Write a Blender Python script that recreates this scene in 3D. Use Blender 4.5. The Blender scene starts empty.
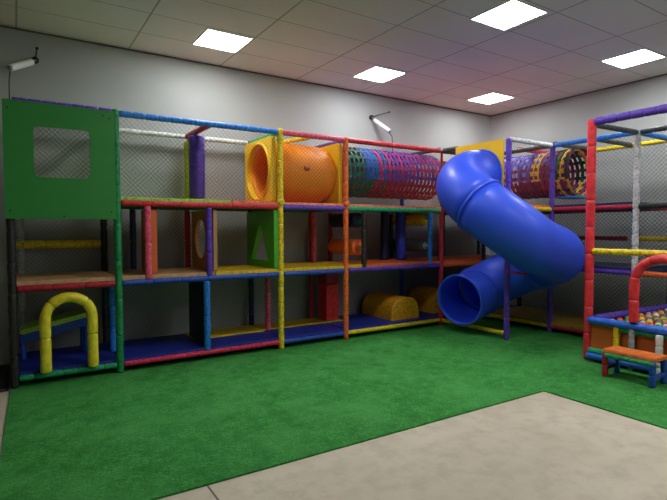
import bpy, bmesh, math, random
from mathutils import Vector, Matrix, Quaternion
random.seed(7)
S = bpy.context.scene
COL = S.collection
PI = math.pi

# ------------------------------------------------------------------ materials
def lin(h):
    h = h.lstrip('#'); out = []
    for i in (0, 2, 4):
        c = int(h[i:i+2], 16) / 255
        out.append(c / 12.92 if c <= .04045 else ((c + .055) / 1.055) ** 2.4)
    return out + [1]

def base_mat(name):
    m = bpy.data.materials.new(name); m.use_nodes = True
    nt = m.node_tree
    return m, nt, nt.nodes['Principled BSDF']

def node(nt, t, **kw):
    n = nt.nodes.new(t)
    for k, v in kw.items():
        setattr(n, k, v)
    return n

def mix_col(nt, fac, a, b):
    n = node(nt, 'ShaderNodeMix', data_type='RGBA')
    nt.links.new(fac, n.inputs[0])
    for i, v in ((6, a), (7, b)):
        if isinstance(v, (list, tuple)): n.inputs[i].default_value = v
        else: nt.links.new(v, n.inputs[i])
    return n.outputs[2]

def ramp(nt, fac, lo, hi):
    n = node(nt, 'ShaderNodeMapRange'); nt.links.new(fac, n.inputs[0])
    n.inputs[1].default_value = lo; n.inputs[2].default_value = hi
    return n.outputs[0]

def noise(nt, scale, detail=3, vec=None, rough=.5):
    n = node(nt, 'ShaderNodeTexNoise'); n.inputs['Scale'].default_value = scale
    n.inputs['Detail'].default_value = detail; n.inputs['Roughness'].default_value = rough
    if vec is None:
        vec = node(nt, 'ShaderNodeTexCoord').outputs['Object']
    nt.links.new(vec, n.inputs['Vector'])
    return n.outputs['Fac']

def bump(nt, bs, h, strength, dist=.01):
    b = node(nt, 'ShaderNodeBump'); b.inputs['Strength'].default_value = strength
    b.inputs['Distance'].default_value = dist
    nt.links.new(h, b.inputs['Height']); nt.links.new(b.outputs[0], bs.inputs['Normal'])

def vinyl(name, col, rough=.45, wrinkle=.4, wear=.12):
    soft = wrinkle < .35
    """foam sleeve / vinyl sheet: slightly worn colour and a crinkled surface"""
    m, nt, bs = base_mat(name)
    c = lin(col)
    d = [x * (.84 if soft else .6) for x in c[:3]] + [1]
    l = [min(1, x * 1.18 + wear * .07) for x in c[:3]] + [1]
    f = noise(nt, 18 if soft else 42, 4)
    nt.links.new(mix_col(nt, ramp(nt, f, .35, .65) if soft else ramp(nt, f, .32, .56), d, l), bs.inputs['Base Color'])
    bs.inputs['Roughness'].default_value = rough
    v = node(nt, 'ShaderNodeTexVoronoi'); v.inputs['Scale'].default_value = 38
    nt.links.new(node(nt, 'ShaderNodeTexCoord').outputs['Object'], v.inputs['Vector'])
    bump(nt, bs, v.outputs['Distance'], wrinkle, .01)
    return m

def plain(name, col, rough=.5, metal=0, spec=.5, coat=0):
    m, nt, bs = base_mat(name)
    c = lin(col)
    f = noise(nt, 6, 2)
    nt.links.new(mix_col(nt, f, [x * .93 for x in c[:3]] + [1], [min(1, x * 1.05) for x in c[:3]] + [1]), bs.inputs['Base Color'])
    bs.inputs['Roughness'].default_value = rough; bs.inputs['Metallic'].default_value = metal
    bs.inputs['Specular IOR Level'].default_value = spec
    bs.inputs['Coat Weight'].default_value = coat
    return m

M = {}
for n, c in dict(
        green='#0c8a4e', dark_green='#0a6a3c', teal='#12a06a', lime='#a3d046', blue='#1f7fe0', royal='#1a48ac', navy='#10184e',
        purple='#5a36b0', magenta='#d81f55', red='#d3293a', pink='#ea5a78', crimson='#b01330', orange='#f2692a',
        yellow='#e9cd1f', ochre='#dc9a12', black='#20201f', white='#dcdedf', grey='#a7abad', dark_grey='#3f4345',
        lilac='#7a4fae', salmon='#e8805a').items():
    M[n] = vinyl(n + '_vinyl', c)
M['mat_blue'] = vinyl('blue_mat', '#16278f', .5, .15)
M['mat_yellow'] = vinyl('yellow_mat', '#d9b416', .5, .15)
M['mat_tan'] = vinyl('tan_mat', '#c79a6c', .55, .15)
M['mat_orange'] = vinyl('orange_mat', '#dd6a35', .5, .15)
M['mat_olive'] = vinyl('olive_mat', '#9a7d16', .5, .15)
M['panel_green'] = plain('green_board', '#2f8f3c', .5)
M['panel_lime'] = plain('lime_board', '#46a524', .5)
M['panel_tan'] = plain('tan_board', '#b98a5a', .55)
M['panel_orange'] = plain('orange_board', '#d9682a', .5)
M['panel_yellow'] = plain('yellow_board', '#f2c015', .42)
M['plastic_blue'] = plain('blue_plastic', '#3a63ff', .42, 0, .5, .08)
M['plastic_blue_in'] = plain('blue_plastic_inside', '#345cff', .5)
M['plastic_orange'] = plain('orange_plastic', '#ff9a24', .5, 0, .4, .0)
def translucent(m, amt):
    nt = m.node_tree; bs = nt.nodes['Principled BSDF']; out = nt.nodes['Material Output']
    tr = node(nt, 'ShaderNodeBsdfTranslucent'); mx = node(nt, 'ShaderNodeMixShader')
    src = bs.inputs['Base Color'].links[0].from_socket
    nt.links.new(src, tr.inputs[0]); mx.inputs[0].default_value = amt
    nt.links.new(bs.outputs[0], mx.inputs[1]); nt.links.new(tr.outputs[0], mx.inputs[2])
    nt.links.new(mx.outputs[0], out.inputs[0])
for k in ('plastic_blue', 'plastic_blue_in', 'plastic_orange'): translucent(M[k], .22)
M['plastic_orange_dark'] = plain('orange_plastic_plug', '#b85410', .5)
M['plastic_yellow'] = plain('yellow_plastic', '#f6c51a', .4)
M['strap_blue'] = plain('blue_strap', '#0f4f9c', .7)
M['strap_teal'] = plain('teal_strap', '#0a6454', .7)
M['strap_green'] = plain('green_strap', '#0e5433', .7)
M['strap_purple'] = plain('purple_strap', '#6f2786', .7)
M['strap_magenta'] = plain('magenta_strap', '#a0195f', .7)
M['strap_crimson'] = plain('crimson_strap', '#930e32', .7)
M['strap_violet'] = plain('violet_strap', '#5a48b4', .7)
M['strap_lilac'] = plain('lilac_strap', '#8f86cf', .7)
M['strap_wine'] = plain('wine_strap', '#7c1446', .7)
M['strap_yellow'] = plain('yellow_strap', '#dcae1c', .7)
M['strap_black'] = plain('black_strap', '#252320', .7)
M['net'] = plain('net_cord', '#3c3d39', .8)
M['metal'] = plain('grey_metal', '#8d9294', .35, .8)
M['white_paint'] = plain('white_paint', '#e8e9e6', .4)
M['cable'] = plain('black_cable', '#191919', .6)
M['frame_white'] = plain('light_frame', '#f2f2f0', .5)
M['trim_dark'] = plain('dark_trim', '#5e5b58', .7)
M['dark_brown'] = plain('dark_brown_strip', '#2f2a26', .8)
for n, c in dict(yellow='#f4cf1c', red='#e02c30', blue='#2f62d8', green='#35b04a', orange='#f5822a', white='#e9ece8').items():
    M['ball_' + n] = plain(n + '_ball_plastic', c, .35)

m, nt, bs = base_mat('lamp_diffuser')
bs.inputs['Base Color'].default_value = (1, 1, 1, 1)
bs.inputs['Emission Color'].default_value = (.99, 1, .985, 1)
bs.inputs['Emission Strength'].default_value = 28
M['lamp'] = m

# painted wall
def wall_mat():
    m, nt, bs = base_mat('grey_wall_paint')
    f = noise(nt, .8, 4)
    nt.links.new(mix_col(nt, ramp(nt, f, .3, .7), lin('#a7abab'), lin('#b2b6b6')), bs.inputs['Base Color'])
    bs.inputs['Roughness'].default_value = .8
    bump(nt, bs, noise(nt, 60, 3), .08)
    return m
M['wall'] = wall_mat()

def ceiling_mat():
    m, nt, bs = base_mat('ceiling_tiles')
    pos = node(nt, 'ShaderNodeNewGeometry').outputs['Position']
    sep = node(nt, 'ShaderNodeSeparateXYZ'); nt.links.new(pos, sep.inputs[0])
    def mth(op, a, b=None):
        n = node(nt, 'ShaderNodeMath', operation=op)
        for i, v in enumerate((a, b)):
            if v is None: continue
            if isinstance(v, (int, float)): n.inputs[i].default_value = v
            else: nt.links.new(v, n.inputs[i])
        return n.outputs[0]
    def joint(o, x0, step, w):
        t = mth('FRACT', mth('ADD', mth('DIVIDE', mth('SUBTRACT', o, x0), step), .5))
        d = mth('MULTIPLY', mth('ABSOLUTE', mth('SUBTRACT', t, .5)), step)
        return mth('LESS_THAN', d, w)
    j = mth('MAXIMUM', joint(sep.outputs[0], .08, 1.165, .009), joint(sep.outputs[1], .43, .5675, .006))
    f = noise(nt, .7, 3, pos)
    tile = mix_col(nt, ramp(nt, f, .3, .7), lin('#d3cdcb'), lin('#dfdad9'))
    nt.links.new(mix_col(nt, j, tile, lin('#989593')), bs.inputs['Base Color'])
    bs.inputs['Roughness'].default_value = .75
    return m
M['ceiling'] = ceiling_mat()

def concrete_mat():
    m, nt, bs = base_mat('concrete')
    pos = node(nt, 'ShaderNodeNewGeometry').outputs['Position']
    a = noise(nt, .9, 5, pos, .6); b = noise(nt, 7, 5, pos, .65)
    c1 = mix_col(nt, ramp(nt, a, .35, .65), lin('#c2b7a2'), lin('#d2c8b4'))
    c2 = mix_col(nt, ramp(nt, b, .45, .8), c1, lin('#b3a894'))
    v = node(nt, 'ShaderNodeTexVoronoi'); v.inputs['Scale'].default_value = 1.7
    nt.links.new(pos, v.inputs['Vector'])
    sp = node(nt, 'ShaderNodeMath', operation='LESS_THAN'); sp.inputs[1].default_value = .018
    nt.links.new(v.outputs['Distance'], sp.inputs[0])
    c3 = mix_col(nt, sp.outputs[0], c2, lin('#5b4a3a'))
    # saw-cut joint in the slab
    sx = node(nt, 'ShaderNodeSeparateXYZ'); nt.links.new(pos, sx.inputs[0])
    s = node(nt, 'ShaderNodeMath', operation='SUBTRACT'); nt.links.new(sx.outputs[0], s.inputs[0]); s.inputs[1].default_value = .92
    ab = node(nt, 'ShaderNodeMath', operation='ABSOLUTE'); nt.links.new(s.outputs[0], ab.inputs[0])
    lt = node(nt, 'ShaderNodeMath', operation='LESS_THAN'); nt.links.new(ab.outputs[0], lt.inputs[0]); lt.inputs[1].default_value = .006
    nt.links.new(mix_col(nt, lt.outputs[0], c3, lin('#5f5850')), bs.inputs['Base Color'])
    bs.inputs['Roughness'].default_value = .55
    bump(nt, bs, b, .12)
    return m
M['concrete'] = concrete_mat()

def turf_mat():
    m, nt, bs = base_mat('artificial_turf')
    pos = node(nt, 'ShaderNodeNewGeometry').outputs['Position']
    big = noise(nt, 1.6, 4, pos, .6); fine = noise(nt, 55, 4, pos, .75); mid = noise(nt, 7, 5, pos, .72)
    c = mix_col(nt, ramp(nt, fine, .33, .67), lin('#1f7428'), lin('#5bb85c'))
    c = mix_col(nt, ramp(nt, mid, .42, .72), c, lin('#267a30'))
    c = mix_col(nt, ramp(nt, big, .45, .85), c, lin('#57ad5a'))
    nt.links.new(c, bs.inputs['Base Color'])
    bs.inputs['Roughness'].default_value = .85; bs.inputs['Specular IOR Level'].default_value = .2
    bump(nt, bs, fine, .9, .02)
    return m
M['turf'] = turf_mat()

# ------------------------------------------------------------------ mesh helpers
def link_mesh(name, bm, mats, parent=None, smooth=True, label=None):
    me = bpy.data.meshes.new(name)
    bmesh.ops.recalc_face_normals(bm, faces=bm.faces)
    bm.to_mesh(me); bm.free()
    if smooth:
        for p in me.polygons: p.use_smooth = True
    for mm in (mats if isinstance(mats, (list, tuple)) else [mats]):
        me.materials.append(M[mm] if isinstance(mm, str) else mm)
    o = bpy.data.objects.new(name, me); COL.objects.link(o)
    if parent:
        o.parent = parent
        o.matrix_parent_inverse = Matrix.Translation(parent.location).inverted()
    if label: o['label'] = label
    return o

def thing(name, label, cat, loc, group=None):
    o = bpy.data.objects.new(name, None); COL.objects.link(o)
    o.location = loc; o.empty_display_size = .1
    o['label'] = label; o['category'] = cat
    if group: o['group'] = group
    return o

def tag(o, label, cat, group=None):
    o['label'] = label; o['category'] = cat
    if group: o['group'] = group
    return o

def struct(o):
    o['kind'] = 'structure'; return o

def add_box(bm, lo, hi, bev=0, mat=0):
    lo, hi = Vector(lo), Vector(hi)
    r = bmesh.ops.create_cube(bm, size=1)
    vs = r['verts']
    for v in vs:
        v.co = Vector([(lo[i] + hi[i]) / 2 + v.co[i] * (hi[i] - lo[i]) for i in range(3)])
    fs = set(f for v in vs for f in v.link_faces)
    for f in fs: f.material_index = mat
    if bev:
        es = list(set(e for v in vs for e in v.link_edges))
        bmesh.ops.bevel(bm, geom=es, offset=bev, segments=2, affect='EDGES', profile=.6)

def box(name, lo, hi, mat, parent=None, bev=.01, label=None):
    bm = bmesh.new(); add_box(bm, lo, hi, bev)
    return link_mesh(name, bm, mat, parent, False, label)

def frames(pts):
    pts = [Vector(p) for p in pts]; n = len(pts)
    tan = []
    for i in range(n):
        a, b = pts[max(i-1, 0)], pts[min(i+1, n-1)]
        d = b - a
        tan.append(d.normalized() if d.length > 1e-9 else (tan[-1] if tan else Vector((0, 0, 1))))
    up = Vector((0, 0, 1)) if abs(tan[0].z) < .9 else Vector((0, 1, 0))
    x = tan[0].cross(up).normalized(); out = []
    for i in range(n):
        if i:
            q = tan[i-1].rotation_difference(tan[i]); x = q @ x
        x = (x - tan[i] * x.dot(tan[i])).normalized()
        out.append((pts[i], x, tan[i].cross(x)))
    return out

def add_sweep(bm, pts, rad, sides=12, caps=True, mat=0, matfn=None):
    fr = frames(pts); rings = []
    for i, (p, x, y) in enumerate(fr):
        r = rad(i) if callable(rad) else (rad[i] if isinstance(rad, (list, tuple)) else rad)
        rings.append([bm.verts.new(p + (x * math.cos(2*PI*k/sides) + y * math.sin(2*PI*k/sides)) * r) for k in range(sides)])
    for a, b in zip(rings, rings[1:]):
        for k in range(sides):
            f = bm.faces.new((a[k], a[(k+1) % sides], b[(k+1) % sides], b[k])); f.material_index = mat
    if caps:
        for rg in (rings[0], rings[-1]):
            f = bm.faces.new(rg); f.material_index = mat
    return rings

def dense_path(pts, step):
    pts = [Vector(p) for p in pts]; out = [pts[0]]
    for a, b in zip(pts, pts[1:]):
        n = max(1, round((b - a).length / step))
        for i in range(1, n + 1): out.append(a.lerp(b, i / n))
    return out

def foam(name, pts, r, mat, parent, seg=.30, crinkle=.05, label=None, sides=12):
    """padded tube: foam sleeves butted end to end along a path"""
    pts = [Vector(p) for p in pts]
    L = [0]
    for a, b in zip(pts, pts[1:]): L.append(L[-1] + (b - a).length)
    tot = L[-1]; n = max(1, round(tot / seg)); sl = tot / n
    def at(s):
        for i in range(len(pts) - 1):
            if s <= L[i+1] + 1e-9:
                return pts[i].lerp(pts[i+1], (s - L[i]) / max(L[i+1] - L[i], 1e-9))
        return pts[-1]
    ss, rr = [], []
    for k in range(n):
        a = k * sl
        m = max(3, int(sl / .035))
        prof = [(0, .70), (.006, .92), (.016, 1)] + [(.016 + (sl - .032) * j / m, 1 + random.uniform(-crinkle, crinkle)) for j in range(1, m)] + [(sl - .016, 1), (sl - .006, .92)]
        for d, q in prof:
            ss.append(a + d); rr.append(r * q)
    ss.append(tot); rr.append(r * .8)
    bm = bmesh.new(); add_sweep(bm, [at(s) for s in ss], rr, sides)
    return link_mesh(name, bm, mat, parent, True, label)

def tube(name, pts, r, mat, parent=None, sides=12, label=None):
    bm = bmesh.new(); add_sweep(bm, pts, r, sides)
    return link_mesh(name, bm, mat, parent, True, label)

def ball_joint(name, c, r, mat, parent):
    bm = bmesh.new(); bmesh.ops.create_uvsphere(bm, u_segments=12, v_segments=8, radius=r)
    bmesh.ops.translate(bm, verts=bm.verts, vec=Vector(c))
    return link_mesh(name, bm, mat, parent)

def net(o, u, v, parent, s=.052, r=.0012, mt='net'):
    """knotted diamond netting filling a rectangle"""
    o, u, v = Vector(o), Vector(u), Vector(v)
    W, H = u.length, v.length; u, v = u.normalized(), v.normalized(); w = u.cross(v)
    bm = bmesh.new()
    def strand(a, b):
        A = o + u * a[0] + v * a[1]; B = o + u * b[0] + v * b[1]
        d = (B - A).normalized(); p = d.cross(w)
        ra = [bm.verts.new(A + q) for q in (p * r, w * r - p * r * .6, -w * r - p * r * .6)]
        rb = [bm.verts.new(B + q) for q in (p * r, w * r - p * r * .6, -w * r - p * r * .6)]
        for k in range(3): bm.faces.new((ra[k], ra[(k+1) % 3], rb[(k+1) % 3], rb[k]))
    c = s / 2
    while c < W + H:
        a = (max(0, c - H), min(c, H)); b = (min(c, W), max(0, c - W))
        if abs(a[0] - b[0]) > .01:
            strand(a, b); strand((W - a[0], a[1]), (W - b[0], b[1]))
        c += s
    return link_mesh('net', bm, mt, parent, False)

def plate_x(name, x0, x1, outer, holes, mat, parent=None, label=None, axis='x', bev=.006):
    """board of constant thickness, perpendicular to an axis, with cut-outs (outline lists of (a, z))"""
    bm = bmesh.new()
    def P(a, z, t):
        return (t, a, z) if axis == 'x' else (a, t, z)
    edges = []
    for loop in [outer] + holes:
        vs = [bm.verts.new(P(a, z, x0)) for a, z in loop]
        for i in range(len(vs)): edges.append(bm.edges.new((vs[i], vs[(i+1) % len(vs)])))
    bmesh.ops.triangle_fill(bm, edges=edges, use_beauty=True)
    fs = list(bm.faces)
    # drop faces inside the holes
    def inside(pt, poly):
        c = False; n = len(poly)
        for i in range(n):
            (xa, ya), (xb, yb) = poly[i], poly[i-1]
            if (ya > pt[1]) != (yb > pt[1]) and pt[0] < (xb - xa) * (pt[1] - ya) / (yb - ya) + xa: c = not c
        return c
    kill = []
    for f in fs:
        c = f.calc_center_median(); p = ((c.y if axis == 'x' else c.x), c.z)
        if any(inside(p, h) for h in holes): kill.append(f)
    if kill: bmesh.ops.delete(bm, geom=kill, context='FACES')
    r = bmesh.ops.extrude_face_region(bm, geom=list(bm.faces))
    d = Vector((x1 - x0, 0, 0)) if axis == 'x' else Vector((0, x1 - x0, 0))
    bmesh.ops.translate(bm, verts=[e for e in r['geom'] if isinstance(e, bmesh.types.BMVert)], vec=d)
    return link_mesh(name, bm, mat, parent, False, label)

def rect(a0, a1, z0, z1, rad=.0, n=4):
    if rad <= 0: return [(a0, z0), (a1, z0), (a1, z1), (a0, z1)]
    out = []
    for cx, cz, t0 in ((a1 - rad, z0 + rad, -90), (a1 - rad, z1 - rad, 0), (a0 + rad, z1 - rad, 90), (a0 + rad, z0 + rad, 180)):
        for k in range(n + 1):
            t = math.radians(t0 + 90 * k / n); out.append((cx + rad * math.cos(t), cz + rad * math.sin(t)))
    return out

def ell(ca, cz, ra, rz, n=28):
    return [(ca + ra * math.cos(2*PI*k/n), cz + rz * math.sin(2*PI*k/n)) for k in range(n)]

# ------------------------------------------------------------------ the room
XW, YW, ZC = 7.92, 1.05, 3.722
XL, YF = -7.0, -8.6
struct(box('floor', (XL, YF, -.1), (XW, YW, 0), 'concrete', None, 0))
struct(box('ceiling', (XL, YF, ZC), (XW, YW, ZC + .1), 'ceiling', None, 0))
struct(box('wall_back', (XL - .1, YW, -.1), (XW + .1, YW + .1, ZC + .1), 'wall', None, 0))
struct(box('wall_right', (XW, YF, -.1), (XW + .1, YW, ZC + .1), 'wall', None, 0))
struct(box('wall_left', (XL - .1, YF, -.1), (XL, YW, ZC + .1), 'wall', None, 0))
struct(box('wall_front', (XL - .1, YF - .1, -.1), (XW + .1, YF, ZC + .1), 'wall', None, 0))
struct(box('trim_1', (XL, YW - .015, ZC - .016), (XW - .015, YW, ZC), 'trim_dark', None, 0))
struct(box('trim_2', (XW - .015, YF, ZC - .016), (XW, YW, ZC), 'trim_dark', None, 0))

# ceiling lights; those out of view are added at like spacing to light the foreground
LIGHTS = [(2.12, .175, 'square ceiling light nearest the left end, above the blue top rail'),
          (4.46, .175, 'square ceiling light near the back wall, middle of the row of three'),
          (6.86, .18, 'square ceiling light nearest the corner of the room'),
          (4.37, -2.10, 'largest square ceiling light at the top edge of the photo'),
          (6.84, -2.13, 'square ceiling light at right near the right-hand wall'),
          (2.12, -2.14, 'added square ceiling light just above the picture, over the green turf'),
          (6.82, -4.4, 'added square ceiling light outside the frame at far right'),
          (4.4, -4.4, 'added square ceiling light outside the frame ahead of the bare floor'),
          (4.4, -6.7, 'added square ceiling light outside the frame behind the viewer at right'),
          (6.82, -6.7, 'added square ceiling light outside the frame in the far rear corner')]
light0 = None
for x, y, lab in LIGHTS:
    if light0 is None:
        t = thing('ceiling_light', lab, 'ceiling light', (x, y, ZC), 'square ceiling lights')
        bm = bmesh.new(); h = .272; w = .012
        for lo, hi in (((-h, -h), (h, -h + w)), ((-h, h - w), (h, h)), ((-h, -h + w), (-h + w, h - w)), ((h - w, -h + w), (h, h - w))):
            add_box(bm, (x + lo[0], y + lo[1], ZC - .012), (x + hi[0], y + hi[1], ZC))
        f = link_mesh('frame', bm, 'frame_white', t, False)
        d = box('diffuser', (x - h + w, y - h + w, ZC - .009), (x + h - w, y + h - w, ZC), 'lamp', t, 0)
        light0 = t
    else:
        t = light0.copy(); COL.objects.link(t); t.location = (x, y, ZC); t['label'] = lab
        for ch in (f, d):
            c = ch.copy(); COL.objects.link(c); c.parent = t; c.matrix_parent_inverse = ch.matrix_parent_inverse.copy()

# artificial turf (L shaped)
bm = bmesh.new()
loop = [(-.06, -.05), (.0, YW - .12), (XW - .03, YW - .12), (XW - .03, -5.2), (4.05, -5.2), (4.08, -2.77), (.67, -2.71), (-.12, -2.70), (-.10, -1.4)]
vs = [bm.verts.new((x, y, .0)) for x, y in loop]; bm.faces.new(vs)
r = bmesh.ops.extrude_face_region(bm, geom=list(bm.faces))
bmesh.ops.translate(bm, verts=[e for e in r['geom'] if isinstance(e, bmesh.types.BMVert)], vec=(0, 0, .012))
tag(link_mesh('artificial_turf', bm, 'turf', None, False), 'green artificial grass carpet covering the floor in front of the play frame', 'carpet')
tag(box('floor_strip', (-1.3, -.04, 0), (-.07, YW - .03, .014), 'dark_brown', None, .004), 'dark brown floor strip against the wall left of the black post', 'mat')  # thin dark brown strip lying on the floor

# ------------------------------------------------------------------ the climbing frame
ZB, Z1, Z2, ZT = .095, .947, 1.78, 2.694
DY = .92
R = .037
XS = {'a': -.02, 'g': .905, 'y': 2.78, 'o': 3.757, 'r': 5.54, 'w': 6.51, 'e': 7.46}
FZ = .012
cf = thing('climbing_gym', 'long padded play frame of three levels standing along the back wall', 'play frame', (2.75, .46, FZ))
def post(x, y, z0, z1, mat, par, seg=.30, label=None, r=R, crinkle=.06):
    return foam('post', [(x, y, z0), (x, y, z1)], r, mat, par, seg, crinkle, label)
def rail(p, q, mat, par, seg=.26, r=.034, crinkle=.05, label=None):
    p, q = Vector(p), Vector(q); d = (q - p).normalized() * .035
    return foam('rail', [p + d, q - d], r, mat, par, seg, crinkle, label)

# full-height front posts
post(XS['a'], 0, FZ, 2.68, 'black', cf, .3, 'black padded post')
post(XS['g'], 0, FZ, 2.73, 'green', cf, .4, 'dark green padded post', crinkle=.02)
py = post(XS['y'], 0, FZ, 2.74, 'yellow', cf, .2, 'yellow padded post', crinkle=.09)
po = post(XS['o'], 0, FZ, 2.73, 'orange', cf, .2, 'orange padded post', crinkle=.07)
post(XS['r'], 0, FZ, Z2 + .04, 'red', cf, .3, 'red padded post')
post(XS['r'], 0, Z2 + .04, 2.70, 'crimson', cf, .3, 'thin dark red upper post', r=.02)
ball_joint('clamp', (XS['y'], -.01, Z2 + .06), .05, 'yellow', py)
ball_joint('clamp', (XS['o'], -.01, Z2 + .06), .048, 'orange', po)
# back posts
for k, mt, lb in (('a', 'grey', 'grey padded back post'), ('g', 'black', 'black padded back post'), ('y', 'navy', 'navy padded back post'),
                  ('o', 'crimson', 'dark red padded back post'), ('r', 'royal', 'blue padded back post'), ('w', 'dark_grey', 'dark grey padded back post'), ('e', 'dark_grey', 'dark grey padded back post')):
    post(XS[k] + (.085 if k == 'a' else 0), DY, FZ, 2.72, mt, cf, .3, lb)
# front rails: level by level
for z, spans in ((ZB, (('a', 'g', 'teal'), ('g', 'y', 'magenta'), ('y', 'o', 'royal'), ('o', 'r', 'yellow'))),
                 (Z1, (('a', 'g', 'crimson'), ('g', 'y', 'royal'), ('y', 'o', 'royal'), ('o', 'r', 'purple'), ('r', 'w', 'orange'))),
                 (Z2, (('g', 'y', 'red'), ('y', 'o', 'purple'), ('o', 'r', 'teal'))),
                 (ZT, (('a', 'g', 'purple'), ('g', 'y', 'blue'), ('y', 'o', 'pink'), ('o', 'r', 'red'), ('r', 'w', 'dark_grey')))):
    for a, b, mt in spans:
        zz = z if z != ZT or a != 'a' else z + .006
        rail((XS[a], 0, zz), (XS[b], 0, zz), mt, cf, .13 if (z == ZT or z == ZB) else .3, .034 if z != ZB else .03, .05, mt.replace('_', ' ') + ' padded front rail')
# back rails
order = ['a', 'g', 'y', 'o', 'r', 'w', 'e']
backc = {ZB: ['navy'] * 6, Z1: ['black', 'navy', 'navy', 'navy', 'crimson', 'dark_grey'],
         Z2: ['dark_green', 'dark_green', 'dark_green', 'white', 'white', 'dark_grey'], ZT: ['white', 'white', 'black', 'red', 'red', 'red']}
for z, cs in backc.items():
    for i, mt in enumerate(cs):
        rail((XS[order[i]], DY, z), (XS[order[i+1]], DY, z), mt, cf, .2, .03, .08 if mt == 'white' else .04, mt.replace('_', ' ') + ' padded back rail')
rail((XS['a'], DY, 1.34), (XS['g'], DY, 1.34), 'yellow', cf, .3, .046, .04, 'yellow padded mid-height back rail')
# cross rails front to back
for k, cs in (('a', ('teal', 'crimson', 'green', 'purple')), ('g', ('navy', 'royal', 'dark_green', 'green')), ('y', ('navy', 'royal', 'dark_green', 'teal')),
              ('o', ('navy', 'royal', 'dark_green', 'lilac')), ('r', ('navy', 'purple', 'orange', 'dark_grey'))):
    for z, mt in zip((ZB, Z1, Z2, ZT), cs):
        zz = z + (.036 if k == 'r' and z == ZT else 0)
        rail((XS[k], 0, zz), (XS[k], DY, zz), mt, cf, .25, .03, .05)
rail((3.25, 0, ZT - .005), (3.05, DY, ZT - .005), 'yellow', cf, .25, .03, .05, 'yellow padded overhead cross rail')
rail((1.9, 0, ZT), (1.9, DY, ZT), 'red', cf, .25, .036, .05, 'red padded overhead cross rail')
# short posts between levels
for x, y, z0, z1, mt, sg in ((1.204, 0, Z1 + .03, Z2 - .03, 'pink', .42), (1.871, 0, Z1 + .03, Z2 - .03, 'purple', .3), (1.837, 0, ZB + .03, Z1 - .03, 'blue', .4),
                         (4.062, 0, Z1 + .03, Z2 - .03, 'black', .3), (5.304, 0, Z1 + .03, Z2 - .03, 'blue', .5),
                         (1.23, DY, Z1 + .03, Z2 - .03, 'navy', .4), (1.9, DY, Z1 + .03, Z2 - .03, 'crimson', .4), (3.77, .86, Z1 + .06, Z2 - .03, 'pink', .3),
                         (4.10, DY, Z1 + .03, Z2 - .03, 'crimson', .4), (5.304, DY, Z1 + .03, Z2 - .03, 'navy', .4), (2.86, .55, ZB + .05, Z1 - .03, 'pink', .3),
                         (.905, .42, ZB + .05, Z1 - .03, 'blue', .3)):
    post(x, y, z0, z1, mt, cf, sg, mt + ' padded short post between levels', r=.037, crinkle=.05)
# decks
def deck(x0, x1, y0, y1, z, th, mt, par, label=None):
    return box('deck_mat', (x0, y0, z), (x1, y1, z + th), mt, par, .008, label)
deck(.0, .9, .0, DY, ZB + .005, .05, 'mat_blue', cf, 'blue floor mat')
deck(.92, 2.77, .0, .47, ZB + .005, .05, 'mat_blue', cf, 'blue floor mat')
deck(.92, 1.83, .47, DY, ZB + .005, .05, 'mat_blue', cf, 'blue floor mat')
deck(1.84, 2.77, .48, DY, ZB + .005, .065, 'mat_yellow', cf, 'yellow floor mat')
deck(2.79, 3.75, .0, .53, ZB + .005, .05, 'mat_blue', cf, 'blue floor mat')
deck(2.79, 4.08, .54, DY, ZB + .005, .065, 'mat_yellow', cf, 'yellow floor mat')
deck(3.77, 4.09, .0, .53, ZB + .005, .05, 'mat_blue', cf, 'blue floor mat')
deck(4.09, 5.53, .0, DY, ZB + .005, .05, 'mat_blue', cf, 'blue floor mat')
deck(5.55, 7.44, .0, DY, ZB + .005, .05, 'mat_blue', cf, 'blue floor mat')
for x0, x1, mt in ((.0, .89, 'mat_tan'), (.92, 1.93, 'mat_tan'), (1.94, 2.77, 'mat_yellow'), (2.79, 3.75, 'mat_yellow'), (3.765, 4.05, 'mat_yellow'), (4.06, 5.53, 'mat_orange'), (5.55, 7.44, 'mat_orange')):
    deck(x0, x1, -.01, DY, Z1 + .025, .045, mt, cf, mt[4:] + ' deck mat on the middle level')
for x0, x1, mt in ((.0, .89, 'lime'), (.92, 2.14, 'lime'), (2.15, 2.77, 'salmon'), (2.79, 3.75, 'salmon'), (3.765, 5.53, 'salmon'), (5.55, 7.44, 'mat_orange')):
    deck(x0, x1, -.01, DY, Z2 + .022, .04, mt, cf, ('lime' if mt == 'lime' else 'orange') + ' deck mat on the top level')
# nets
for a, b in zip(order, order[1:]):
    for z0, z1 in ((ZB + .06, Z1), (Z1 + .07, Z2), (Z2 + .06, ZT)):
        net((XS[a], DY + .0, z0), (XS[b] - XS[a], 0, 0), (0, 0, z1 - z0), cf)
for a, b in (('a', 'g'), ('g', 'y'), ('y', 'o'), ('o', 'r')):
    net((XS[a], 0, Z2 + .06), (XS[b] - XS[a], 0, 0), (0, 0, ZT - Z2 - .06), cf)
for z0, z1 in ((ZB + .06, Z1), (Z1 + .07, Z2), (Z2 + .06, ZT)):
    net((XS['a'], 0, z0), (0, DY, 0), (0, 0, z1 - z0), cf)

# green front board of the left tower
g = thing('window_board', 'large green board with a square window on the upper left tower', 'panel', (.42, -.05, 1.6))
plate_x('board', -.062, -.042, rect(-.06, .885, 1.606, 2.695, .01), [rect(.18, .655, 2.0, 2.475, .04)], 'panel_green', g, axis='y')
bm = bmesh.new()
for x, z in ((-.02, 1.68), (.84, 1.68), (-.02, 2.62), (.84, 2.62), (.42, 1.63), (.78, 2.64)):
    add_sweep(bm, [(x, -.066, z), (x, -.06, z)], .008, 8)
link_mesh('bolt', bm, 'cable', g)

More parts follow.
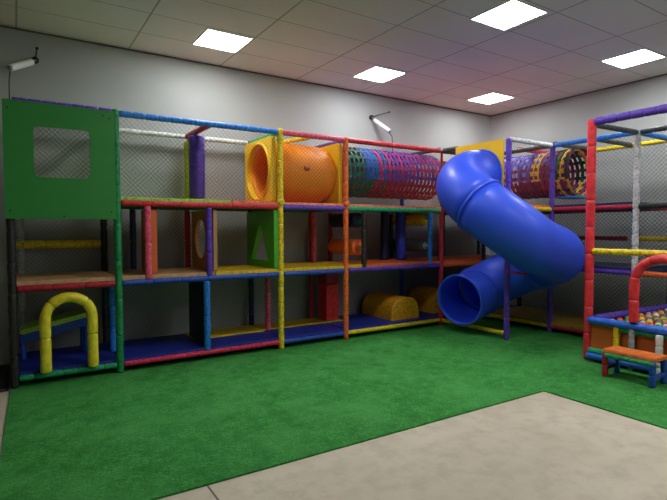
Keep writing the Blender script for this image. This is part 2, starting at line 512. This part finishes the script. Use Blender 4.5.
# yellow arch standing on the bottom rail
pts = [(.235, -.055, .13)] + [(.235, -.055, z) for z in (.3, .5, .62)]
n = 14
pts += [(.44 - .205 * math.cos(PI * k / n), -.055, .64 + .205 * math.sin(PI * k / n) * 1.0) for k in range(n + 1)]
pts += [(.645, -.055, z) for z in (.6, .5, .3, .13)]
t = foam('padded_arch', pts, .049, vinyl('arch_yellow_vinyl', '#ffe334', .4, .08), None, .32, .012, None, 16)
tag(t, 'yellow padded arch standing on the green bottom rail at left', 'arch')

# sloping ramp inside the left tower
def ramp_obj():
    t = thing('climbing_ramp', 'sloping ramp with green top and blue base inside the left tower', 'ramp', (.35, .7, ZB + .055))
    for nm, dz, th, mt, lb in (('ramp_base', -.09, .09, 'royal', 'blue padded base'), ('ramp_top', 0, .05, 'lime', 'lime green padded top')):
        bm = bmesh.new()
        x0, x1, y0, y1 = .03, .70, .45, .86
        co = []
        for x, z in ((x0, .42), (x1, .56)):
            for y in (y0, y1):
                for d in (dz, dz + th): co.append(bm.verts.new((x, y, z + d)))
        a = co
        for q in ((0, 1, 3, 2), (4, 6, 7, 5), (0, 4, 5, 1), (2, 3, 7, 6), (0, 2, 6, 4), (1, 5, 7, 3)): bm.faces.new([a[i] for i in q])
        bmesh.ops.bevel(bm, geom=list(bm.edges), offset=.015, segments=2, affect='EDGES')
        link_mesh(nm, bm, mt, t, False, lb)
    for y in (.5, .81):
        foam('leg', [(.64, y, ZB + .057), (.64, y, .46)], .025, 'royal', t, .2)
        foam('leg', [(.06, y, ZB + .057), (.05, y, .335)], .025, 'royal', t, .2)
ramp_obj()

# barrier boards on the middle level
ZD = Z1 + .073
t = plate_x('barrier_board', 1.246, 1.306, rect(.03, .52, ZD, Z2 - .06, .02), [], 'panel_orange')
tag(t, 'orange upright board behind the pink post on the middle level', 'panel')
t = plate_x('barrier_board', 1.93, 1.975, rect(.02, .84, ZD, Z2 - .05, .02), [ell(.50, 1.39, .20, .24)], 'panel_tan')
tag(t, 'tan board with a round hole beside the purple post', 'panel')
t = plate_x('barrier_board', 2.68, 2.735, rect(-.02, .82, ZD, Z2 - .045, .02), [[(.15, 1.11), (.67, 1.11), (.43, 1.55), (.36, 1.55)]], 'panel_lime')
tag(t, 'green board with a triangular hole beside the yellow post', 'panel')
t = box('barrier_board', (1.81, .05, ZB + .073), (1.87, .62, Z1 - .04), 'black', None, .02)
tag(t, 'black padded board behind the lower blue post', 'panel')

# hanging bags on the top level
def bag(x, y, z0, z1, r, mt, label, cat='punching bag', hang=True):
    t = thing('hanging_bag', label, cat, (x, y, z0))
    bm = bmesh.new()
    zs = [z0, z0 + .004, z0 + .02] + [z0 + .02 + (z1 - z0 - .04) * k / 10 for k in range(1, 10)] + [z1 - .02, z1 - .004, z1]
    rr = [r * .8, r * .93, r] + [r * (1 + random.uniform(-.03, .03)) for _ in range(9)] + [r, r * .93, r * .8]
    add_sweep(bm, [(x, y, z) for z in zs], rr, 18)
    link_mesh('bag', bm, mt, t)
    if hang: tube('strap', [(x, y, z1 - .002), (x, y, ZT - .042)], .014, 'cable', t, 8)
    return t
bag(1.9, .50, 1.88, 2.635, .098, vinyl('bag_purple', '#4c2a9c', .35, .3), 'fat purple hanging roller below the red cross rail')
bag(1.9, .82, Z2 + .065, 2.62, .062, vinyl('bag_lime', '#cfd021', .4, .2), 'slim lime yellow hanging roller behind the purple one')

# rollers on the middle level
def roller(x, y0, y1, z, r, mt, capm, label):
    t = thing('foam_roller', label, 'roller', (x, (y0 + y1) / 2, z), 'horizontal foam rollers on the middle level')
    bm = bmesh.new()
    ys = [y0, y0 + .004, y0 + .02] + [y0 + (y1 - y0) * k / 8 for k in range(1, 8)] + [y1 - .02, y1 - .004, y1]
    add_sweep(bm, [(x, y, z) for y in ys], [r * .85, r * .95, r] + [r] * 7 + [r, r * .95, r * .85], 20)
    link_mesh('roller', bm, mt, t)
    bm = bmesh.new(); add_sweep(bm, [(x, y0 - .006, z), (x, y0 + .002, z)], r * .55, 16)
    link_mesh('end_cap', bm, capm, t)
    tube('axle', [(x, .042, z), (x, DY - .042, z)], .014, 'metal', t, 8)
roller(4.075, .14, .78, 1.63, .105, 'navy', 'strap_teal', 'dark blue horizontal roller above the orange roller')
roller(4.075, .14, .78, 1.25, .115, 'orange', 'orange', 'orange horizontal roller between the black and dark red posts')
roller(5.304, .10, .78, 1.655, .10, 'ochre', 'yellow', 'yellow horizontal roller behind the blue short post')
roller(5.304, .10, .78, 1.25, .10, 'dark_grey', 'grey', 'grey horizontal roller below the yellow roller')
bag(4.92, .62, Z1 + .075, Z2 - .0, .062, 'navy', 'dark navy upright roller near the middle of the teal rail', 'roller', False)
bag(5.11, .45, Z1 + .075, Z2 - .0, .078, vinyl('bag_blue', '#2433a8', .4, .2), 'blue upright roller left of the yellow roller', 'roller', False)

# foam blocks on the lower level
def block(lo, hi, mt, label):
    return tag(box('foam_block', lo, hi, mt, None, .025), label, 'foam block')
block((3.80, .56, ZB + .075), (4.02, .80, .70), vinyl('block_red_vinyl', '#f22c2c', .4, .1), 'bright red upright foam block left of the orange post on the lowest level')
block((3.81, .575, .702), (4.03, .815, .87), 'crimson', 'dark red foam block lying on top of the bright red one')
# half-cylinder bumps
def bump_obj(x0, x1, y0, y1, h, label):
    z = ZB + .056; bm = bmesh.new(); n = 14; cx = (x0 + x1) / 2; w = (x1 - x0) / 2
    prof = [(cx - w, z)] + [(cx - w * (abs(math.cos(PI * k / n)) ** .8) * (1 if k <= n / 2 else -1), z + .04 + (h - .04) * math.sin(PI * k / n) ** .75) for k in range(n + 1)] + [(cx + w, z)]
    rings = []
    for y, s in ((y0, .95), (y0 + .02, 1), (y1 - .02, 1), (y1, .95)):
        rings.append([bm.verts.new((cx + (x - cx) * s, y, z + (q - z) * s)) for x, q in prof])
    for a, b in zip(rings, rings[1:]):
        for k in range(len(a)): bm.faces.new((a[k], a[(k+1) % len(a)], b[(k+1) % len(a)], b[k]))
    bm.faces.new(rings[0]); bm.faces.new(rings[-1])
    o = link_mesh('crawl_bump', bm, 'ochre', None, False)
    return tag(o, label, 'foam bump')
bump_obj(4.66, 5.20, .11, .88, .33, 'large yellow half-round foam bump on the blue mat')
bump_obj(5.62, 6.22, .25, .88, .36, 'yellow half-round foam bump partly hidden behind the slide mouth')

# ------------------------------------------------------------------ orange barrel tunnel
t = thing('barrel_tunnel', 'orange plastic barrel tunnel with yellow end plates on the top level', 'tunnel', (3.25, .44, Z2 + .06))
cy, cz = .45, 2.245
bm = bmesh.new()
prof = [(2.745, .335), (2.80, .335), (2.86, .345), (2.92, .385), (3.0, .398), (3.25, .402), (3.5, .398), (3.58, .385), (3.64, .35), (3.70, .335), (3.735, .335)]
ro = add_sweep(bm, [(x, cy, cz) for x, _ in prof], [r for _, r in prof], 40, False)
ri = add_sweep(bm, [(x, cy, cz) for x, _ in prof], [r - .014 for _, r in prof], 40, False)
for k in (0, -1):
    for i in range(40): bm.faces.new((ro[k][i], ro[k][(i+1) % 40], ri[k][(i+1) % 40], ri[k][i]))
link_mesh('barrel', bm, 'plastic_orange', t)
tube('plug', [(3.19, cy - .39, cz + .045), (3.19, cy - .408, cz + .047)], .042, 'plastic_orange_dark', t, 16, 'darker round plug')
for x0, x1 in ((2.685, 2.745), (3.735, 3.73 - .055)):
    plate_x('end_plate', min(x0, x1), max(x0, x1), rect(.045, .875, Z2 + .063, 2.655, .04), [ell(cy, cz, .33, .345, 36)], 'plastic_yellow', t, 'yellow square end plate')
bm = bmesh.new()
pts = [(2.683, cy + .35 * math.cos(2*PI*k/36), cz + .36 * math.sin(2*PI*k/36)) for k in range(37)]
add_sweep(bm, pts, .018, 8, False)
link_mesh('rim', bm, 'plastic_yellow', t, True, 'yellow raised rim')

# ------------------------------------------------------------------ woven strap tunnels
def strap_tunnel(label, axis, a0, a1, c1, cz, r, hoops, straps, loc):
    """hoops: (pos, top material, bottom material); straps: (angle, [(from, to, material)])"""
    t = thing('strap_tunnel', label, 'tunnel', loc)
    def P(a, ang, rr):
        u = c1 + rr * math.cos(ang); z = cz + rr * math.sin(ang)
        return (a, u, z) if axis == 'x' else (u, a, z)
    for pos, mt, mb, w in hoops:
        bm = bmesh.new(); n = 36; rg = []
        for k in range(n):
            ang = 2 * PI * k / n
            rg.append([bm.verts.new(P(pos + d, ang, rr)) for d, rr in ((-w, r), (w, r), (w, r + .008), (-w, r + .008))])
        for k in range(n):
            a, b = rg[k], rg[(k+1) % n]
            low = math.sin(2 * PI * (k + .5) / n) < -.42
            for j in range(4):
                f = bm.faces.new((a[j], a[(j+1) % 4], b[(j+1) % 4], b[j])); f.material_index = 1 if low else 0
        link_mesh('hoop', bm, [mt, mb], t, False)
    for ang, segs in straps:
        bm = bmesh.new(); mats = []
        for s0, s1, mt in segs:
            if mt not in mats: mats.append(mt)
            n = max(2, int((s1 - s0) / .07)); w = .026 / r; rows = []
            for k in range(n + 1):
                a = s0 + (s1 - s0) * k / n; o = .011 if k % 2 else -.005
                rows.append([bm.verts.new(P(a, ang + d, r + o + e)) for d, e in ((-w, 0), (w, 0), (w, .005), (-w, .005))])
            for p, q in zip(rows, rows[1:]):
                for j in range(4):
                    f = bm.faces.new((p[j], p[(j+1) % 4], q[(j+1) % 4], q[j])); f.material_index = mats.index(mt)
        link_mesh('strap', bm, mats, t, False)
    return t
hp = []
x = 3.83; i = 0
while x < 5.70:
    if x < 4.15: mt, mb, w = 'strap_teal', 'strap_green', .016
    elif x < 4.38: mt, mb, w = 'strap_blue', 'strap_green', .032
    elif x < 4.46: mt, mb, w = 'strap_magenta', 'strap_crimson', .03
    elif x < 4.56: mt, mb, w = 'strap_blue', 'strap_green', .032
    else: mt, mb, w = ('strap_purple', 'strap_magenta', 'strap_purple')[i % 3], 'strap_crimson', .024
    hp.append((x, mt, mb, w)); x += .078; i += 1
st = []
for k in range(18):
    ang = 2 * PI * (k + .5) / 18; s = math.sin(ang)
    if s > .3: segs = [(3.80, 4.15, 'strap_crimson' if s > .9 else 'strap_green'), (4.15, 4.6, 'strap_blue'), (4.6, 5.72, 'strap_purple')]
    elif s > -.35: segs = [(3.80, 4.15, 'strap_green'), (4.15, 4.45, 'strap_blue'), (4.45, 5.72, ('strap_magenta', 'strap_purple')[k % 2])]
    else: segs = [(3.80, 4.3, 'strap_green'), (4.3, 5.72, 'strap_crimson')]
    st.append((ang, segs))
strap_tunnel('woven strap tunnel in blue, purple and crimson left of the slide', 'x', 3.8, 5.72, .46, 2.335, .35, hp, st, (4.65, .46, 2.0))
hp = []; y = -.1; i = 0
while y > -1.37:
    if y < -1.08: mt, mb, w = ('strap_yellow', 'strap_black', 'strap_green')[i % 3], ('strap_yellow', 'strap_wine')[i % 2], .024
    elif -.92 < y < -.78: mt, mb, w = 'strap_yellow', 'strap_wine', .03
    elif y < -.78: mt, mb, w = 'strap_wine', 'strap_crimson', .025
    else: mt, mb, w = ('strap_violet', 'strap_lilac')[i % 2], 'strap_wine', .027
    hp.append((y, mt, mb, w)); y -= .078; i += 1
st = []
for k in range(18):
    ang = 2 * PI * (k + .5) / 18; s = math.sin(ang)
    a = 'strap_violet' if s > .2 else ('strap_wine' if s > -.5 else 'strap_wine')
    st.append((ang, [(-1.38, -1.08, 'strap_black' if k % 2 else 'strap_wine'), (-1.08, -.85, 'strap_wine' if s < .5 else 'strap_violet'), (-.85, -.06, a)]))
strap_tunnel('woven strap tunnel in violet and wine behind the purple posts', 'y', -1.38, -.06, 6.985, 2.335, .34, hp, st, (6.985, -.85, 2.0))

# ------------------------------------------------------------------ side frame along the right wall
sf = thing('climbing_gym', 'padded play frame wing along the right-hand wall behind the slide', 'play frame', (6.98, -1.6, FZ))
YA, YB, YC = -1.22, -2.37, -3.6
post(XS['r'], YA, FZ, 2.70, 'purple', sf, .3, 'purple padded corner post beside the yellow board')
post(XS['w'], YA, FZ, 2.69, 'purple', sf, .4, 'purple padded post', crinkle=.02)
post(XS['w'], YB, FZ, 2.70, 'white', sf, .16, 'white padded post', crinkle=.1)
post(XS['w'], YC, FZ, 2.70, 'white', sf, .16, 'white padded post', crinkle=.1)
post(XS['w'], 0, FZ, 2.69, 'navy', sf, .3, 'navy padded post')
for y in (0, YA, YB, YC):
    post(XS['e'], y, FZ, 2.69, 'dark_grey', sf, .3, 'dark grey padded back post')
rail((XS['r'], YA, ZT), (XS['w'], YA, ZT), 'white', sf, .12, .034, .1, 'white padded top rail')
rail((XS['r'], YA, Z2), (XS['w'], YA, Z2), 'yellow', sf, .2)
rail((XS['w'], -.62, ZT + .034), (XS['e'], -.62, ZT + .034), 'red', sf, .25, .034, .05, 'red padded overhead cross rail')
for y, cs in ((YA, ('dark_grey', 'dark_grey', 'crimson', 'dark_grey')), (YB, ('purple', 'navy', 'crimson', 'blue')), (YC, ('navy', 'navy', 'crimson', 'dark_grey')), (0, ('navy', 'navy', 'orange', 'dark_grey'))):
    for z, mt in zip((ZB, Z1, Z2, ZT), cs):
        zz = z + (.028 if z == ZT and y == YA else 0); rail((XS['w'], y, zz), (XS['e'], y, zz), mt, sf, .25)
rail((XS['w'], -1.84, ZT), (XS['e'], -1.84, ZT), 'dark_grey', sf, .25)
for (y0, y1), cs in (((0, YA), ('yellow', 'orange', 'yellow', 'dark_grey')), ((YA, YB), ('crimson', 'purple', 'crimson', 'blue')), ((YB, YC), ('crimson', 'orange', 'black', 'dark_grey'))):
    for z, mt in zip((ZB, Z1, Z2, ZT), cs):
        rail((XS['w'], y0, z), (XS['w'], y1, z), mt, sf, .15 if z == ZT else .3, .034, .05, mt.replace('_', ' ') + ' padded rail')
for (y0, y1), cs in (((DY, 0), ('navy', 'navy', 'dark_grey', 'red')), ((0, YA), ('navy', 'navy', 'dark_grey', 'red')), ((YA, YB), ('navy', 'navy', 'dark_grey', 'yellow')), ((YB, YC), ('navy', 'navy', 'dark_grey', 'yellow'))):
    for z, mt in zip((ZB, Z1, Z2, ZT), cs):
        rail((XS['e'], y0, z), (XS['e'], y1, z), mt, sf, .2)
rail((XS['e'], -.9, 1.36), (XS['e'], -1.84, 1.36), 'crimson', sf, .3)
rail((XS['e'], -1.84, 1.36), (XS['e'], YC, 1.36), 'yellow', sf, .3)
rail((XS['r'], 0, ZB), (XS['r'], YA, ZB), 'yellow', sf, .15, .03, .05, 'yellow padded bottom rail under the slide')
rail((XS['r'], 0, ZT), (XS['r'], -.36, ZT), 'dark_grey', sf, .2)
deck(5.56, 6.48, YA, -.04, Z2 + .022, .04, 'mat_orange', sf, 'orange deck mat behind the slide board')
for y0, y1 in ((YA + .01, -.02), (YB + .02, YA - .01)):
    deck(6.5, 7.44, y0, y1, Z2 + .022, .04, 'navy', sf, 'navy deck mat on the top level')
    deck(6.5, 7.44, y0, y1, Z1 + .02, .04, 'navy', sf, 'navy deck mat on the middle level')
    deck(6.49, 7.44, y0, y1, ZB + .005, .05, 'mat_olive', sf, 'olive yellow floor mat')
# blue triangular mat piece under the strap tunnel's near end
box('mat_flap', (6.78, -1.42, 1.955), (7.2, -1.08, 1.975), 'blue', sf, .005, 'small blue mat under the tunnel mouth')
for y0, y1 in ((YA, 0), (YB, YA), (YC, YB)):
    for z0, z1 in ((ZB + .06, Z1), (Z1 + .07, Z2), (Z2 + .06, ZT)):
        net((XS['e'], y0, z0), (0, y1 - y0, 0), (0, 0, z1 - z0), sf, .06, *((.0014, 'net') if z0 > 1.5 else (.0024, 'cable')))  # lower levels get thick black cord, also standing in for the shade behind
for y0, y1 in ((YB, YA), (YC, YB)):
    for z0, z1 in ((Z1 + .07, Z2), (Z2 + .06, ZT)):
        net((XS['w'], y0, z0), (0, y1 - y0, 0), (0, 0, z1 - z0), sf)
net((XS['r'], YA, Z2 + .06), (.97, 0, 0), (0, 0, ZT - Z2 - .06), sf)

# ------------------------------------------------------------------ blue tube slide
def slide():
    t = thing('tube_slide', 'shiny blue spiral tube slide coming out of a yellow board', 'slide', (5.2, -1.2, FZ))
    RT = .35
    path = []
    yn, ys, xw, xe = -.79, -1.72, 5.33, 5.74
    rr = (yn - ys) / 2; ym = (yn + ys) / 2
    yl = -.56; rl = (yl - ys) / 2; yml = (yl + ys) / 2
    def add(p): path.append(p)
    N = 8
    for k in range(N): add((5.53 + (xw - 5.53) * k / N, yn))
    for k in range(20): a = PI/2 + PI * k / 20; add((xw + rr * math.cos(a), ym + rr * math.sin(a)))
    for k in range(N): add((xw + (xe - xw) * k / N, ys))
    for k in range(24): a = -PI/2 + PI * k / 24; add((xe + .46 * math.cos(a), yml + rl * math.sin(a)))
    for k in range(13): add((xe - .041 * k, yl - .0075 * k))
    L = [0]
    for a, b in zip(path, path[1:]): L.append(L[-1] + math.hypot(b[0]-a[0], b[1]-a[1]))
    CP = [(0, 2.235), (.06, 2.22), (.2, 1.90), (.38, 1.37), (.51, 1.19), (.7, .96), (.9, .56), (1, .505)]
    def z_at(s):
        f = s / L[-1]; n = len(CP)
        for i in range(n - 1):
            if f <= CP[i+1][0] + 1e-9:
                (x0, y0), (x1, y1) = CP[i], CP[i+1]
                def sl(j):
                    p, q = CP[max(j-1, 0)], CP[min(j+1, n-1)]
                    return (q[1] - p[1]) / (q[0] - p[0])
                h = x1 - x0; t = (f - x0) / h
                return (2*t**3-3*t*t+1)*y0 + (t**3-2*t*t+t)*h*sl(i) + (-2*t**3+3*t*t)*y1 + (t**3-t*t)*h*sl(i+1)
        return CP[-1][1]
    pts = [Vector((p[0], p[1], z_at(s))) for p, s in zip(path, L)]
    cut = [0, 19, 46, 60, len(pts) - 1]
    names = ['elbow', 'slide_section', 'slide_section', 'exit_section']
    for i in range(4):
        seg = pts[cut[i]:cut[i+1] + 1]
        bm = bmesh.new()
        o = add_sweep(bm, seg, RT, 40, False)
        q = add_sweep(bm, seg, RT - .016, 40, False, 1)
        for e in (0, -1):
            for k in range(40): bm.faces.new((o[e][k], o[e][(k+1) % 40], q[e][(k+1) % 40], q[e][k]))
        par = link_mesh(names[i], bm, ['plastic_blue', 'plastic_blue_in'], t)
        if i < 3:
            c = cut[i+1]; fl = [pts[c].lerp(pts[c-1], .5), pts[c], pts[c].lerp(pts[c+1], .5)] if c + 1 < len(pts) else None
            bm = bmesh.new(); d = (pts[c+1] - pts[c-1]).normalized()
            add_sweep(bm, [pts[c] - d * .018, pts[c] - d * .012, pts[c] + d * .012, pts[c] + d * .018], [RT, RT + .022, RT + .022, RT], 40, False)
            link_mesh('flange', bm, 'plastic_blue', par)
    e = pts[-1]; d = (pts[-1] - pts[-2]).normalized()
    fr = frames([e - d * .02, e])[1]
    ring = [e + (fr[1] * math.cos(2*PI*k/40) + fr[2] * math.sin(2*PI*k/40)) * RT for k in range(41)]
    bm = bmesh.new(); add_sweep(bm, ring, .017, 10, False)
    link_mesh('mouth_rim', bm, 'plastic_blue', t)
    plate_x('entry_board', 5.487, 5.503, rect(-1.178, -.33, Z2 + .02, 2.70, .008), [], 'panel_yellow', t, 'yellow square board holding the slide entry')
    bm = bmesh.new()
    pts2 = [(5.484, yn + (RT + .012) * math.cos(2*PI*k/40), 2.235 + (RT + .012) * math.sin(2*PI*k/40)) for k in range(41)]
    add_sweep(bm, pts2, .014, 8, False); link_mesh('entry_rim', bm, 'plastic_blue', t)
    tube('strut', [(5.54, -1.25, .93), (5.72, -1.40, .90)], .018, 'crimson', t, 10, 'dark red steel strut to the corner post')
    return pts
SL = slide()

# ------------------------------------------------------------------ ball pit at right
bp = thing('ball_pit', 'ball pit with blue padded rails and orange sides at the right edge', 'ball pit', (6.5, -3.0, FZ))
XR = 5.495
def smooth_red(n, c): return vinyl(n, c, .38, .08)
mr = smooth_red('red_smooth_vinyl', '#e0303a')
post(XR, YB, FZ, 2.73, mr, bp, .30, 'bright red padded post', r=.047, crinkle=.01)
post(XR, YC, FZ, 2.73, mr, bp, .30, 'bright red padded post', r=.047, crinkle=.01)
rail((XR, YB, 2.70), (XR, YC, 2.70), 'purple', bp, .13, .045, .05, 'purple padded top rail')
rail((XR, YB, 2.68), (XS['w'], YB, 2.69), 'dark_grey', bp, .3, .034, .02, 'dark grey padded top rail')
rail((XR, YC, 2.68), (XS['w'], YC, 2.69), 'dark_grey', bp, .3, .034, .02)
rail((XR, YB, 1.25), (XR, YC, 1.25), 'yellow', bp, .2, .034, .03, 'yellow padded guard rail')
mb = vinyl('rail_blue_vinyl', '#1f63d8', .36, .1)
foam('rail', [(XR - .06, YB - .03, .478), (XR - .06, YC, .478)], .042, mb, bp, .5, .01, 'thick blue padded pit rail', 16)
rail((XR + .03, YB - .04, .475), (XS['e'] - .05, YB - .04, .455), 'purple', bp, .4, .045, .02, 'purple padded pit rail')
rail((XS['e'] - .04, YB, .45), (XS['e'] - .04, YC, .45), 'purple', bp, .4, .04)
rail((XR, YC, .50), (XS['e'], YC, .47), 'purple', bp, .4, .045)
foam('rail', [(XR - .045, -2.70, .415), (XR - .045, YC, .415)], .028, 'green', bp, .4, .02, 'green padded rail')
foam('rail', [(XR - .04, YB - .03, .13), (XR - .04, YC, .13)], .035, 'teal', bp, .4, .02, 'teal padded rail')
foam('rail', [(XR - .075, YB - .03, .075), (XR - .075, YC, .075)], .035, mb, bp, .4, .02, 'blue padded bottom rail')
plate_x('side_panel', XR - .02, XR + .0, rect(YC, YB - .05, .15, .45, .02), [], 'panel_orange', bp, 'orange side board')
box('side_panel', (XR + .05, YB - .03, .06), (XS['e'] - .05, YB - .01, .44), 'mat_blue', bp, .005, 'blue back board')
box('pit_base', (XR + .005, YC + .02, FZ), (XS['e'] - .05, YB - .035, .402), 'navy', bp, .005)
my = vinyl('post_yellow_smooth', '#efc51c', .4, .1); mw = vinyl('post_white_smooth', '#e2e4e2', .4, .1)
foam('post', [(XR - .05, -2.715, .05), (XR - .05, -2.715, .46)], .034, my, bp, .12, .02, 'short yellow padded post')
foam('post', [(XR - .06, -2.875, FZ), (XR - .06, -2.875, .46)], .03, 'grey', bp, .12, .03, 'short grey padded post')
foam('post', [(XR - .12, -3.165, FZ), (XR - .12, -3.165, .44)], .034, mw, bp, .12, .02, 'short white padded post')
# red entry arch
AX = XR - .085
pts = [(AX, -2.90, .526), (AX, -2.90, .75), (AX, -2.90, .88)]
n = 14; ca, ra = -3.17, .27
pts += [(AX, ca + ra * math.cos(PI * k / n), .93 + ra * math.sin(PI * k / n)) for k in range(n + 1)]
pts += [(AX, ca - ra, z) for z in (.88, .75, .526)]
tag(foam('padded_arch', pts, .047, mr, None, .24, .01, None, 16), 'red padded arch over the ball pit entrance', 'arch')

# step bench in front of the pit
sb = thing('step_bench', 'small orange topped step bench in front of the ball pit', 'bench', (5.1, -3.05, FZ))
bm = bmesh.new()
add_box(bm, (4.985, -3.31, .252), (5.225, -2.815, .292), .012)
link_mesh('seat', bm, vinyl('seat_orange', '#ef7a30', .45, .05), sb, False)
foam('seat_rail', [(4.985, -2.83, .23), (4.985, -3.30, .23)], .026, 'green', sb, .25, .02, 'green padded edge rail')
foam('seat_rail', [(5.22, -2.83, .23), (5.22, -3.30, .23)], .026, 'royal', sb, .25, .02, 'blue padded edge rail')
for x, y, mt in ((4.99, -2.84, 'crimson'), (4.99, -3.28, 'royal'), (5.215, -2.84, 'royal'), (5.215, -3.28, 'royal')):
    foam('leg', [(x, y, FZ), (x, y, .252)], .029, mt, sb, .14, .02, ('dark red' if mt == 'crimson' else 'blue') + ' padded leg')
foam('stretcher', [(4.99, -3.28, .10), (5.215, -3.28, .10)], .024, 'royal', sb, .2, .02, 'blue padded stretcher')
foam('stretcher', [(4.99, -2.84, .10), (5.215, -2.84, .10)], .024, 'navy', sb, .2, .02, 'navy padded stretcher')

# balls
BCOL = ['yellow', 'green', 'orange', 'blue', 'yellow', 'white', 'red', 'orange', 'green', 'blue']
proto = {}
rb = .034
x = XR + .075; row = 0
while x < XS['e'] - .12:
    y = YB - .15 - (.04 if row % 2 else 0)
    while y > YC + .12:
        c = random.choice(BCOL)
        z = .405 + rb
        if c not in proto:
            bm = bmesh.new(); bmesh.ops.create_uvsphere(bm, u_segments=16, v_segments=10, radius=rb)
            o = link_mesh('ball', bm, 'ball_' + c); proto[c] = o
            tag(o, 'small ' + c + ' plastic ball lying in the ball pit', 'ball', c + ' balls in the ball pit')
        else:
            o = proto[c].copy(); COL.objects.link(o)
        o.location = (x + random.uniform(-.004, .004), y + random.uniform(-.004, .004), z)
        y -= .081
    x += .082; row += 1

# ------------------------------------------------------------------ wall fixtures
def camera_fix(label, base, front, tail, rod):
    t = thing('security_camera', label, 'camera', base)
    b, f = Vector(base), Vector(front)
    d = (f - b).normalized()
    tube('wall_mount', [b + Vector((0, .0, 0)), b + Vector((0, -.04, 0))], .034, 'cable', t, 16, 'black wall mount')
    tube('arm', [b + Vector((0, -.03, 0)), b + d * .10], .016, 'metal', t, 8)
    bm = bmesh.new()
    p0, p1 = b + d * .09, f
    add_sweep(bm, [p0, p0.lerp(p1, .03), p0.lerp(p1, .97), p1], [.026, .036, .036, .03], 18)
    link_mesh('housing', bm, 'white_paint', t)
    tube('end_cap', [f, f + d * .012], .022, 'metal', t, 16)
    tube('antenna', [b + Vector((0, -.035, 0))] + [Vector(p) for p in rod], .007, 'cable', t, 8)
    ball_joint('antenna_tip', rod[-1], .016, 'cable', t)
    pts = [f - Vector((0, 0, .03))] + [Vector(p) for p in tail]
    tube('cord', pts, .005, 'cable', t, 6)
camera_fix('white tubular camera on the back wall above the green board', (.255, YW, 3.40), (.012, .60, 3.156), [(.0, .59, 3.0), (.0, .55, 2.74)], [(.272, YW - .04, 3.53)])
camera_fix('white tubular camera on the back wall above the red top rail', (4.97, YW, 3.335), (5.07, .68, 3.06), [(5.11, .67, 2.98), (5.12, .66, 2.74)], [(5.15, YW - .05, 3.40), (5.31, YW - .06, 3.455)])

# ------------------------------------------------------------------ camera, world, view
cam = bpy.data.cameras.new('camera'); co = bpy.data.objects.new('camera', cam); COL.objects.link(co)
f, pitch, yaw, roll = 494.49, -.0415, .5743, -.0019
cam.sensor_fit = 'HORIZONTAL'; cam.sensor_width = 36; cam.lens = f / 667 * 36
fw = Vector((math.sin(yaw) * math.cos(pitch), math.cos(yaw) * math.cos(pitch), math.sin(pitch)))
rt = Vector((math.cos(yaw), -math.sin(yaw), 0)); up = rt.cross(fw)
r2 = rt * math.cos(roll) + up * math.sin(roll); u2 = -rt * math.sin(roll) + up * math.cos(roll)
co.matrix_world = Matrix(((r2.x, u2.x, -fw.x, 0), (r2.y, u2.y, -fw.y, -5.502), (r2.z, u2.z, -fw.z, 1.5), (0, 0, 0, 1)))
cam.clip_start = .05
S.camera = co
w = bpy.data.worlds.new('world'); S.world = w; w.use_nodes = True
w.node_tree.nodes['Background'].inputs[0].default_value = (.8, .85, .9, 1)
w.node_tree.nodes['Background'].inputs[1].default_value = .05
vs = S.view_settings
vs.view_transform = 'Standard'; vs.look = 'None'; vs.gamma = 1; vs.use_curve_mapping = False
vs.exposure = 0.15
S.cycles.use_denoising = True
S.cycles.max_bounces = 8
